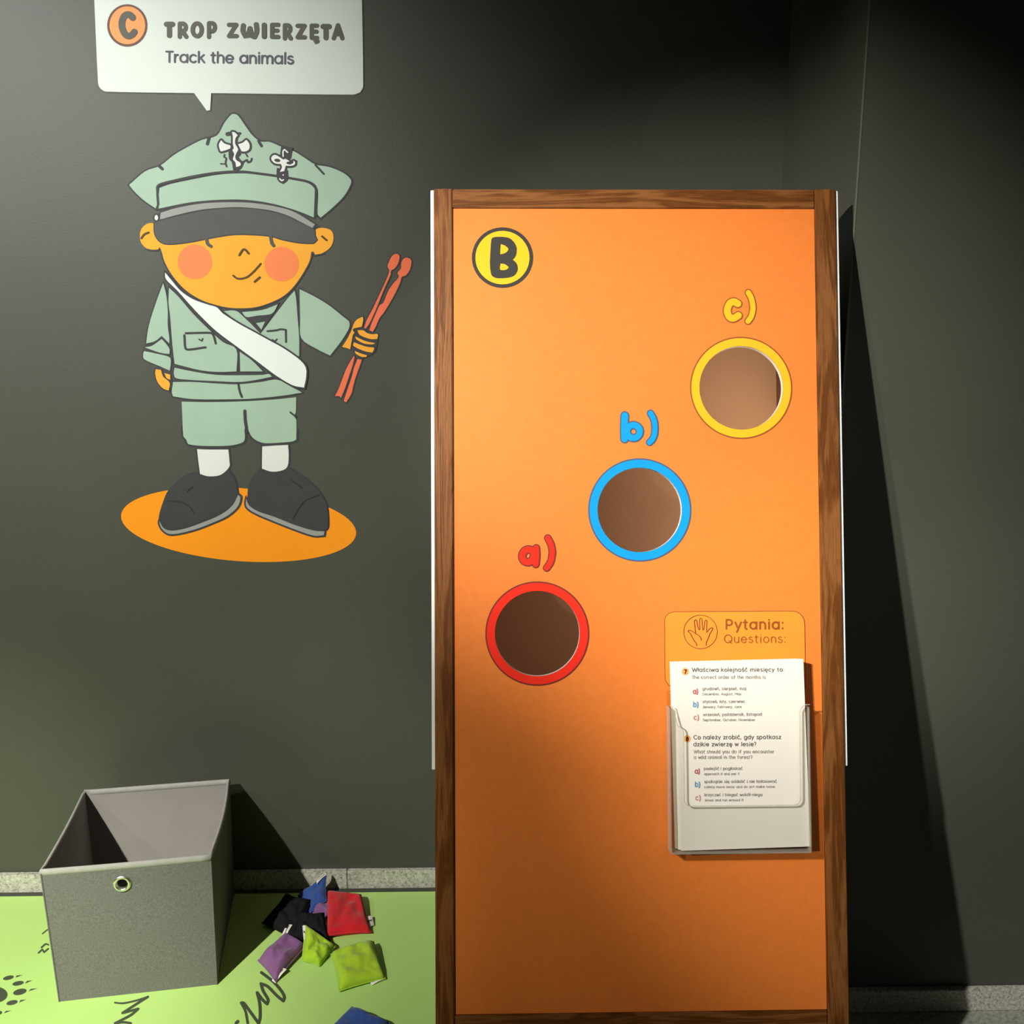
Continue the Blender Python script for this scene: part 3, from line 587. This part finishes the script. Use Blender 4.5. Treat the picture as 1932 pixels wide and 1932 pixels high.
# ================================================================== CARD HOLDER AND CARDS
def loc_on(off):
    def f(x, y, o=0): return on_panel(x, y, off+o)
    return f
CF, CB = .019, .006        # front and back of the stack of cards, in front of the posts' faces
HF = .026                  # front plate of the holder
hd = thing('card_holder', 'clear acrylic card holder fixed to the lower right of the orange panel', 'card holder'); hd.matrix_world = PM
f = loc_on(HF)
hx0, hx1 = f(1266, 1605).x, f(1531.5, 1605).x; hz0 = f(1400, 1611).z; hz1 = f(1512, 1329).z
bx0, bx1 = hx0-.003, hx1
ci0, ci1 = f(1291, 1500).x, f(1509, 1450).x; cz0 = f(1400, 1520).z
TH = .0022; yf_ = -HF; ybk = -.0005+REC+.004
bzt = on_panel(1260, 1303, 0).z
put('back_plate', nbox((on_panel(1259, 1400, 0).x, -.0008, hz0), (hx1, .0034, bzt), .0005), M['acrylic'], hd)
# front plate with the U shaped cut-out
def arc2(cx, cz, r, a0, a1, n=8): return [(cx+r*math.cos(math.radians(a0+(a1-a0)*k/n)), cz+r*math.sin(math.radians(a0+(a1-a0)*k/n))) for k in range(n+1)]
r1 = .011; r2 = .010
out = [(hx0, hz0), (hx1, hz0), (hx1, hz1)]+arc2(ci1+r1+.002, hz1-.012, .012, 90, 180)[1:]+arc2(ci1-r2, cz0+r2, r2, 0, -90)+arc2(ci0+r2, cz0+r2, r2, 270, 180)+[(ci0, hz1-.045)]+arc2(ci0-.010, hz1-.040, .010, -10, 80)[0:]+[(hx0+.004, hz1-.002), (hx0, hz1)]
bm = bmesh.new(); vs = [bm.verts.new((x, yf_, z)) for x, z in out]
t3 = tessellate_polygon([[Vector((x, z, 0)) for x, z in out]])
for t in t3: bm.faces.new([vs[k] for k in t])
bmesh.ops.recalc_face_normals(bm, faces=bm.faces)
ex = bmesh.ops.extrude_face_region(bm, geom=list(bm.faces)); bmesh.ops.translate(bm, verts=[g for g in ex['geom'] if isinstance(g, bmesh.types.BMVert)], vec=(0, -TH, 0))
bmesh.ops.recalc_face_normals(bm, faces=bm.faces)
put('front_plate', bm, M['acrylic'], hd)
bm = bmesh.new()       # the darker polished rim of the cut-out
k0 = 3
for i in range(2, len(out)-1):
    (xa, za), (xb, zb2) = out[i], out[i+1]
    d = Vector((xb-xa, 0, zb2-za))
    if d.length < 1e-6: continue
    n = Vector((d.z, 0, -d.x)).normalized()*.0005
    p = [Vector((xa, yf_-TH-.0002, za)), Vector((xb, yf_-TH-.0002, zb2))]
    vv = [bm.verts.new(v) for v in (p[0]+n, p[1]+n, p[1]-n, p[0]-n)]; ww = [bm.verts.new(v.co+Vector((0, TH+.0004, 0))) for v in vv]
    bm.faces.new(vv); bm.faces.new(ww[::-1])
    for k in range(4): bm.faces.new([vv[k], ww[k], ww[(k+1) % 4], vv[(k+1) % 4]])
bmesh.ops.recalc_face_normals(bm, faces=bm.faces); put('cutout_rim', bm, M['acrylic_edge'], hd)
put('side_plate', nbox((hx0, yf_, hz0+TH), (hx0+.0018, -.0010, hz1-.004), .0004), M['acrylic_edge'], hd)
put('side_plate', nbox((hx1-.0018, yf_, hz0+TH), (hx1, -.0010, hz1-.004), .0004), M['acrylic_edge'], hd)
put('bottom_plate', nbox((hx0, yf_, hz0), (hx1, -.0010, hz0+TH), .0004), M['acrylic_edge'], hd)

# cards
f = loc_on(CF)
tl, tr, br, bl = [f(*p) for p in ((1273.5, 1249), (1517, 1245), (1527.5, 1601), (1288, 1601))]
cw = ((tr-tl).length+(br-bl).length)/2; chh = ((tl-bl).length+(tr-br).length)/2
cang = math.atan2((tl-bl).x+(tr-br).x, (tl-bl).z+(tr-br).z)
cc = (tl+tr+br+bl)/4
base_z = hz0+TH+.0008
def card(i, x, y, ang, first):
    t = bpy.data.objects.new('question_card', None); C.objects.link(t)
    t.matrix_world = PM @ Matrix.Translation((x, y, cc.z)) @ Matrix.Rotation(ang, 4, 'Y')
    return t
sheet = None
NC = 8
for i in range(NC):
    y = -CF+i*(CF-CB)/NC
    x = cc.x-.0009*i-(.0012 if i > 2 else 0); ang = cang*(1-.03*i)
    if sheet is None:
        bm = bmesh.new(); box(bm, (-cw/2, 0, -chh/2), (cw/2, .0009, chh/2), 0)
        me = bpy.data.meshes.new('card_sheet'); bm.to_mesh(me); bm.free(); me.materials.append(M['paper']); sheet = me
    if i == 0:
        t = card(i, x, y, ang, True); tag(t, 'white card printed with questions 7 and 8, front of the stack in the clear holder', 'card')
        front = t; o = bpy.data.objects.new('sheet', sheet); C.objects.link(o); o.parent = t
    else:
        o = bpy.data.objects.new('question_card', sheet); C.objects.link(o)
        o.matrix_world = PM @ Matrix.Translation((x, y, cc.z)) @ Matrix.Rotation(ang, 4, 'Y')
        tag(o, 'white card in the stack behind the printed front card, only its left edge showing', 'card', 'white cards behind the front card in the clear holder')
FMI = front.matrix_world.inverted()
def mc(x, y, off): return FMI @ (PM @ f(x, y, off))
mc0 = mc
def mc(x, y, off): v = mc0(x, y, 0); return Vector((v.x, -off, v.z))
k5 = 5.367
def card_text(lst, m, wd, name):
    for s, x0, y0, x1, y1, xh in lst:
        bm = bmesh.new(); text(bm, s, 1240+x0/k5, 1130+y0/k5, 1240+x1/k5, 1130+y1/k5, xh, wd, mc, .0003, .34)
        o = put(name, bm, m, front); o['kind'] = 'stuff'
Y2 = 1288
card_text([('Właściwa kolejność miesięcy to:', 352, 736, 1282, 733, 5.0), ('Co należy zrobić, gdy spotkasz', 368, 1420, 1250, 1416, 5.2), ('dzikie zwierzę w lesie?', 368, 1490, 1000, 1488, 5.2)], M['cardink'], 1.35, 'bold_lettering')
card_text([('The correct order of the months is:', 352, 808, 1105, 806, 4.2), ('What should you do if you encounter', 370, 1562, 1180, 1560, 4.2), ('a wild animal in the forest?', 370, Y2+330-0, 960, Y2+328, 4.2)], M['cardink2'], 1.1, 'lettering')
card_text([('grudzień, sierpień, maj', 458, 922, 900, 920, 3.6), ('styczeń, luty, czerwiec', 460, 1052, 886, 1050, 3.6), ('wrzesień, październik, listopad', 464, 1184, 1056, 1180, 3.6),
           ('podejść i pogłaskać', 472, Y2+442, 862, Y2+440, 3.6), ('spokojnie się oddalić i nie hałasować', 476, Y2+574, 1208, Y2+570, 3.6), ('krzyczeć i biegać wokół niego', 478, Y2+708, 1062, Y2+706, 3.6)], M['cardink2'], 1.1, 'lettering')
card_text([('December, August, May', 458, 974, 848, 972, 3.0), ('January, February, June', 458, 1104, 852, 1102, 3.0), ('September, October, November', 462, 1236, 988, 1234, 3.0),
           ('approach it and pet it', 474, Y2+494, 834, Y2+492, 3.0), ('calmly move away and do not make noise', 476, Y2+626, 1186, Y2+622, 3.0), ('shout and run around it', 482, Y2+760, 872, Y2+758, 3.0)], M['cardink2'], .85, 'lettering')
for ch, m_, x, y in [('a', 'cardred', 358, 958), ('b', 'cardblue', 360, 1090), ('c', 'cardpink', 366, 1222), ('a', 'cardred', 376, Y2+478), ('b', 'cardblue', 378, Y2+612), ('c', 'cardpink', 384, Y2+748)]:
    bm = bmesh.new(); text(bm, ch+')', 1240+x/k5+1, 1130+y/k5, 1240+(x+56)/k5, 1130+y/k5, 6.4, 2.0, mc, .0003, .35); put('answer_letter', bm, M[m_], front)
for ch, x, y in [('7', 284, 735), ('8', 303, 1416)]:
    px_, py_ = 1240+x/k5, 1130+y/k5
    bm = bmesh.new(); fill(bm, ell(px_, py_, 6.6, 6.9, 0, 32), mc, .0003); put('number_badge', bm, M['cardbadge'], front)
    bm = bmesh.new(); text(bm, ch, px_-2.0, py_+3.4, px_+2.2, py_+3.4, 4.9, 1.9, mc, .0006, 0); put('badge_number', bm, M['redprint'], front)

# ================================================================== STORAGE BOX
BX, BY, BR, BW, BD, BH = -.8275, -.38, math.radians(8.42), .299, .305, .281
sbx = thing('storage_box', 'open grey felt storage box with a round metal eyelet, standing on the green mat', 'storage box', (BX, BY, MATZ))
sbx.rotation_euler = (0, 0, BR); bh = BH-MATZ; tw = .004
def bow(p):
    x, y, z = p
    u, v, wz = x/BW, y/BD, z/bh
    ox = math.sin(PI*max(0, min(1, v)))*(.007*wz if u > .5 else .003*wz) * (1 if abs(u-.5) > .45 else 0)
    oy = math.sin(PI*max(0, min(1, u)))*(-.002*wz if v < .5 else .0)
    inset = .006*(1-wz)
    return Vector((x+ox+(inset if u < .5 else -inset)*abs(2*u-1), y+oy+(inset if v < .5 else -inset)*abs(2*v-1), z))
def slab(x0, y0, x1, y1, z0, z1, axis, n=14, nz=8):
    bm = bmesh.new(); 
    def P(i, j, s):
        if axis == 'x': return bow((x0+(x1-x0)*i/n, y0 if s == 0 else y1, z0+(z1-z0)*j/nz))
        return bow((x0 if s == 0 else x1, y0+(y1-y0)*i/n, z0+(z1-z0)*j/nz))
    g = [[[bm.verts.new(P(i, j, s)) for s in (0, 1)] for j in range(nz+1)] for i in range(n+1)]
    for i in range(n):
        for j in range(nz):
            for s in (0, 1):
                q_ = [g[i][j][s], g[i+1][j][s], g[i+1][j+1][s], g[i][j+1][s]]; bm.faces.new(q_)
    for i in range(n):
        for j in (0, nz): bm.faces.new([g[i][j][0], g[i+1][j][0], g[i+1][j][1], g[i][j][1]])
    for j in range(nz):
        for i in (0, n): bm.faces.new([g[i][j][0], g[i][j+1][0], g[i][j+1][1], g[i][j][1]])
    bmesh.ops.recalc_face_normals(bm, faces=bm.faces); return bm
def skin2(o, inner_mat, test):
    o.data.materials.append(inner_mat)
    for p in o.data.polygons:
        if test(p): p.material_index = 1
# front with a real hole for the eyelet
ec = Vector((.139, .238)); er = .0105
def frontwall():
    bm = bmesh.new(); n = 28
    rect = []
    for i in range(n): rect.append((BW*i/n, 0))
    for i in range(12): rect.append((BW, bh*i/12))
    for i in range(n): rect.append((BW*(1-i/n), bh))
    for i in range(12): rect.append((0, bh*(1-i/12)))
    def lp(pts):
        v = [bm.verts.new((x, 0, z)) for x, z in pts]; return [bm.edges.new((v[k], v[(k+1) % len(v)])) for k in range(len(v))]
    es = lp(rect)+lp([(ec.x+er*math.cos(2*PI*k/32), ec.y+er*math.sin(2*PI*k/32)) for k in range(32)])
    bmesh.ops.triangle_fill(bm, edges=es, use_beauty=True)
    ex = bmesh.ops.extrude_face_region(bm, geom=list(bm.faces)); bmesh.ops.translate(bm, verts=[g for g in ex['geom'] if isinstance(g, bmesh.types.BMVert)], vec=(0, tw, 0))
    bmesh.ops.recalc_face_normals(bm, faces=bm.faces)
    for v in bm.verts: v.co = bow(v.co)
    return bm
fw = put('front_panel', frontwall(), M['felt'], sbx); skin2(fw, M['liner'], lambda p: p.normal.y > .5)
bw_ = put('back_panel', slab(0, BD-tw, BW, BD, 0, bh, 'x'), M['felt'], sbx); skin2(bw_, M['liner'], lambda p: p.normal.y < -.5)
s1 = put('side_panel', slab(0, tw, tw, BD-tw, 0, bh, 'y'), M['felt'], sbx); skin2(s1, M['liner'], lambda p: p.normal.x > .5)
s2 = put('side_panel', slab(BW-tw, tw, BW, BD-tw, 0, bh, 'y'), M['felt'], sbx); skin2(s2, M['liner'], lambda p: p.normal.x < -.5)
put('base_panel', nbox((.006, .006, .0005), (BW-.006, BD-.006, .005)), M['liner'], sbx)
def sweep(bm, path, r, n=8, closed=True, sy=1.0):
    m = len(path); rings = []
    for i in range(m):
        a = path[i-1] if (i or closed) else path[0]; b = path[(i+1) % m] if (i < m-1 or closed) else path[i]
        t = (b-a).normalized(); up = Vector((0, 0, 1)); s = t.cross(up)
        if s.length < .1: s = Vector((1, 0, 0))
        s.normalize(); u = s.cross(t)
        rings.append([bm.verts.new(path[i]+s*r*math.cos(2*PI*k/n)+u*r*sy*math.sin(2*PI*k/n)) for k in range(n)])
    for i in range(m if closed else m-1):
        A_, B_ = rings[i], rings[(i+1) % m]
        for k in range(n): bm.faces.new([A_[k], A_[(k+1) % n], B_[(k+1) % n], B_[k]])
    bmesh.ops.recalc_face_normals(bm, faces=bm.faces)
rim = []
for i in range(16): rim.append(bow((BW*i/16, .002, bh)))
for i in range(16): rim.append(bow((BW-.002, BD*i/16, bh)))
for i in range(16): rim.append(bow((BW*(1-i/16), BD-.002, bh)))
for i in range(16): rim.append(bow((.002, BD*(1-i/16), bh)))
bm = bmesh.new(); sweep(bm, [p+Vector((0, 0, -.003)) for p in rim], .0036, 8, True, 1.9); put('rim_binding', bm, M['binding'], sbx, True)
for (x, y) in ((BW, 0), (0, 0), (BW, BD)):     # corner seams
    bm = bmesh.new(); sweep(bm, [bow((x, y, bh*k/8*.985)) for k in range(9)], .0016, 6, False); put('corner_seam', bm, M['felt'], sbx, True)
bm = bmesh.new()                                # eyelet: a lathed flared ring
prof = [(.0096, .0045), (.0096, -.0008), (.0108, -.0026), (.0135, -.0030), (.0158, -.0016), (.0164, .0)]
rg = [[bm.verts.new((ec.x+r*math.cos(2*PI*k/40), y-.0012, ec.y+r*math.sin(2*PI*k/40))) for k in range(40)] for r, y in prof]
for i in range(len(rg)-1):
    for k in range(40): bm.faces.new([rg[i][k], rg[i][(k+1) % 40], rg[i+1][(k+1) % 40], rg[i+1][k]])
bmesh.ops.recalc_face_normals(bm, faces=bm.faces); o = put('eyelet', bm, M['metal'], sbx, True); o['label'] = 'shiny metal eyelet'; off_ = bow((ec.x, 0, ec.y)); o.location = (0, off_.y, 0)

# ================================================================== BEAN BAGS
from mathutils import noise
def beanbag(colour, corners, thick, label, group=None, crease=.004, seed=0, tagat=None, pinch=.12, fold=0):
    """corners: four (px, py, height) points, going round; a stuffed square cloth bag between them"""
    c3 = [hit(x, y, ZN, z) for x, y, z in corners]
    ctr = sum(c3, Vector())/4; zmin = min(c.z for c in c3); base = Vector((ctr.x, ctr.y, MATZ))
    e = thing('bean_bag', label, 'bean bag', base, group)
    nrm = (c3[2]-c3[0]).cross(c3[3]-c3[1]).normalized()
    if nrm.z < 0: nrm = -nrm
    N = 22; bm = bmesh.new(); g = {}
    for s in (1, -1):
        for i in range(N+1):
            for j in range(N+1):
                if s == -1 and (i in (0, N) or j in (0, N)): g[s, i, j] = g[1, i, j]; continue
                u, v = i/N, j/N; a, b = 2*u-1, 2*v-1
                # sides draw in between the corners
                uu = .5+a/2*(1-pinch*(1-b*b)*abs(a)); vv = .5+b/2*(1-pinch*(1-a*a)*abs(b))
                p = (c3[0]*(1-uu)+c3[1]*uu)*(1-vv)+(c3[3]*(1-uu)+c3[2]*uu)*vv
                h = thick*((1-a**4)*(1-b**4))**.42
                ny = noise.noise(Vector((a*1.7+seed*3.1, b*1.7, seed+s*.5)))*crease*2.2+noise.noise(Vector((a*4+seed, b*4, seed*2.7+s)))*crease*.8
                edge = min(1, 3*min(1-abs(a), 1-abs(b)))
                if fold: h -= fold*math.exp(-((a*.8+b*.5+.1)/.16)**2)*edge*(s > 0)
                p = p+nrm*(s*h/2*1.0+ny*edge)
                p.z = max(p.z, MATZ+.0006)
                g[s, i, j] = bm.verts.new(p-base)
    for s in (1, -1):
        for i in range(N):
            for j in range(N):
                q_ = [g[s, i, j], g[s, i+1, j], g[s, i+1, j+1], g[s, i, j+1]]
                try: bm.faces.new(q_ if s > 0 else q_[::-1])
                except Exception: pass
    bmesh.ops.recalc_face_normals(bm, faces=bm.faces)
    rimp = [g[1, i, 0].co.copy() for i in range(N)]+[g[1, N, j].co.copy() for j in range(N)]+[g[1, N-i, N].co.copy() for i in range(N)]+[g[1, 0, N-j].co.copy() for j in range(N)]
    put('cloth_bag', bm, M['bag_'+colour], e, True)
    bm = bmesh.new(); sweep(bm, rimp, .0013, 5); put('seam', bm, M['bag_'+colour], e, True)
    if tagat:
        # a small folded white care tag from pixel quad (px, py, height)
        t3 = [hit(x, y, ZN, z)-base for x, y, z in tagat]
        n = (t3[1]-t3[0]).cross(t3[3]-t3[0]).normalized()*.0006
        bm = bmesh.new(); K = 6; top = []
        for i in range(K+1):
            k = i/K; bend = math.sin(k*PI)*.0022
            a_ = t3[0].lerp(t3[1], k); b_ = t3[3].lerp(t3[2], k); zz_ = Vector((0, 0, bend))
            top.append([bm.verts.new(a_+zz_+n), bm.verts.new(b_+zz_+n), bm.verts.new(b_+zz_-n), bm.verts.new(a_+zz_-n)])
        for i in range(K):
            for k in range(4): bm.faces.new([top[i][k], top[i][(k+1) % 4], top[i+1][(k+1) % 4], top[i+1][k]])
        bm.faces.new(top[0]); bm.faces.new(top[-1][::-1]); bmesh.ops.recalc_face_normals(bm, faces=bm.faces)
        o = put('care_tag', bm, M['tag'], e); o['label'] = 'white cloth tag'
        a_, b_, c_, d_ = t3; up = Vector((0, 0, .0014))
        # dark printed line along it
        p0 = (a_*.5+d_*.5).lerp(b_*.5+c_*.5, .15); p1 = (a_*.5+d_*.5).lerp(b_*.5+c_*.5, .85); sd = (d_-a_)*.07
        bm = bmesh.new(); vs = []
        for i in range(K+1):
            k = .15+.7*i/K; bz = Vector((0, 0, math.sin(k*PI)*.0022)); pp = p0.lerp(p1, i/K)+bz+up
            vs.append((bm.verts.new(pp-sd), bm.verts.new(pp+sd)))
        for i in range(K): bm.faces.new([vs[i][0], vs[i+1][0], vs[i+1][1], vs[i][1]])
        put('tag_print', bm, M['cardink'], o)
    return e
GB = 'bean bags spilled on the green mat'
beanbag('blue', [(562, 1690, .012), (616, 1650, .056), (616, 1700, .030), (580, 1728, .012)], .020, 'blue bean bag propped against the stone skirting at the back of the pile', GB, seed=1, pinch=.1,
        tagat=[(597, 1663, .052), (614, 1646, .058), (616, 1651, .056), (598, 1668, .05)])
beanbag('purple', [(588, 1722, .012), (606, 1690, .020), (632, 1694, .022), (636, 1738, .012)], .022, 'purple bean bag half hidden between the blue and the red ones', GB, seed=2)
beanbag('black', [(494, 1742, .014), (541, 1687, .028), (588, 1698, .030), (556, 1778, .014)], .030, 'black bean bag with a grey tag in the shadow, leftmost of the pile', GB, seed=3, fold=.006,
        tagat=[(531, 1767, .018), (542, 1744, .026), (552, 1745, .026), (539, 1769, .018)])
beanbag('black', [(548, 1770, .012), (566, 1722, .040), (611, 1722, .034), (628, 1788, .010)], .026, 'black bean bag without visible tag, lying in the middle of the pile', GB, seed=4, fold=.008)
beanbag('red', [(616, 1682, .030), (681, 1688, .026), (700, 1759, .012), (616, 1766, .018)], .034, 'bright red bean bag with a white tag on its right corner', GB, seed=5, fold=.010, pinch=.06,
        tagat=[(689, 1733, .014), (702, 1728, .014), (706, 1746, .008), (694, 1752, .009)])
beanbag('lime', [(576, 1746, .052), (633, 1785, .016), (602, 1822, .010), (570, 1812, .012)], .030, 'small crumpled lime green bean bag standing up in front of the black ones', GB, seed=6, fold=.012, pinch=.02,
        tagat=[(571, 1747, .050), (577, 1748, .052), (575, 1776, .036), (573, 1773, .036)])
beanbag('purple', [(487, 1812, .014), (541, 1764, .024), (577, 1784, .018), (520, 1852, .010)], .040, 'purple bean bag in front, its white tag hanging at the lower corner', GB, seed=7, pinch=.04,
        tagat=[(513, 1850, .008), (533, 1826, .018), (541, 1829, .017), (520, 1855, .006)])
beanbag('lime', [(624, 1800, .016), (705, 1776, .022), (727, 1846, .010), (640, 1870, .010)], .040, 'flat lime green bean bag apart from the pile, nearest the orange panel', GB, seed=8, pinch=.05,
        tagat=[(699, 1853, .008), (721, 1840, .010), (728, 1847, .008), (701, 1860, .006)])
beanbag('blue', [(664, 1900, .030), (735, 1930, .020), (690, 2010, .012), (600, 1965, .018)], .034, 'blue bean bag cut off by the bottom edge, alone in front of the others', GB, seed=9, pinch=.03)
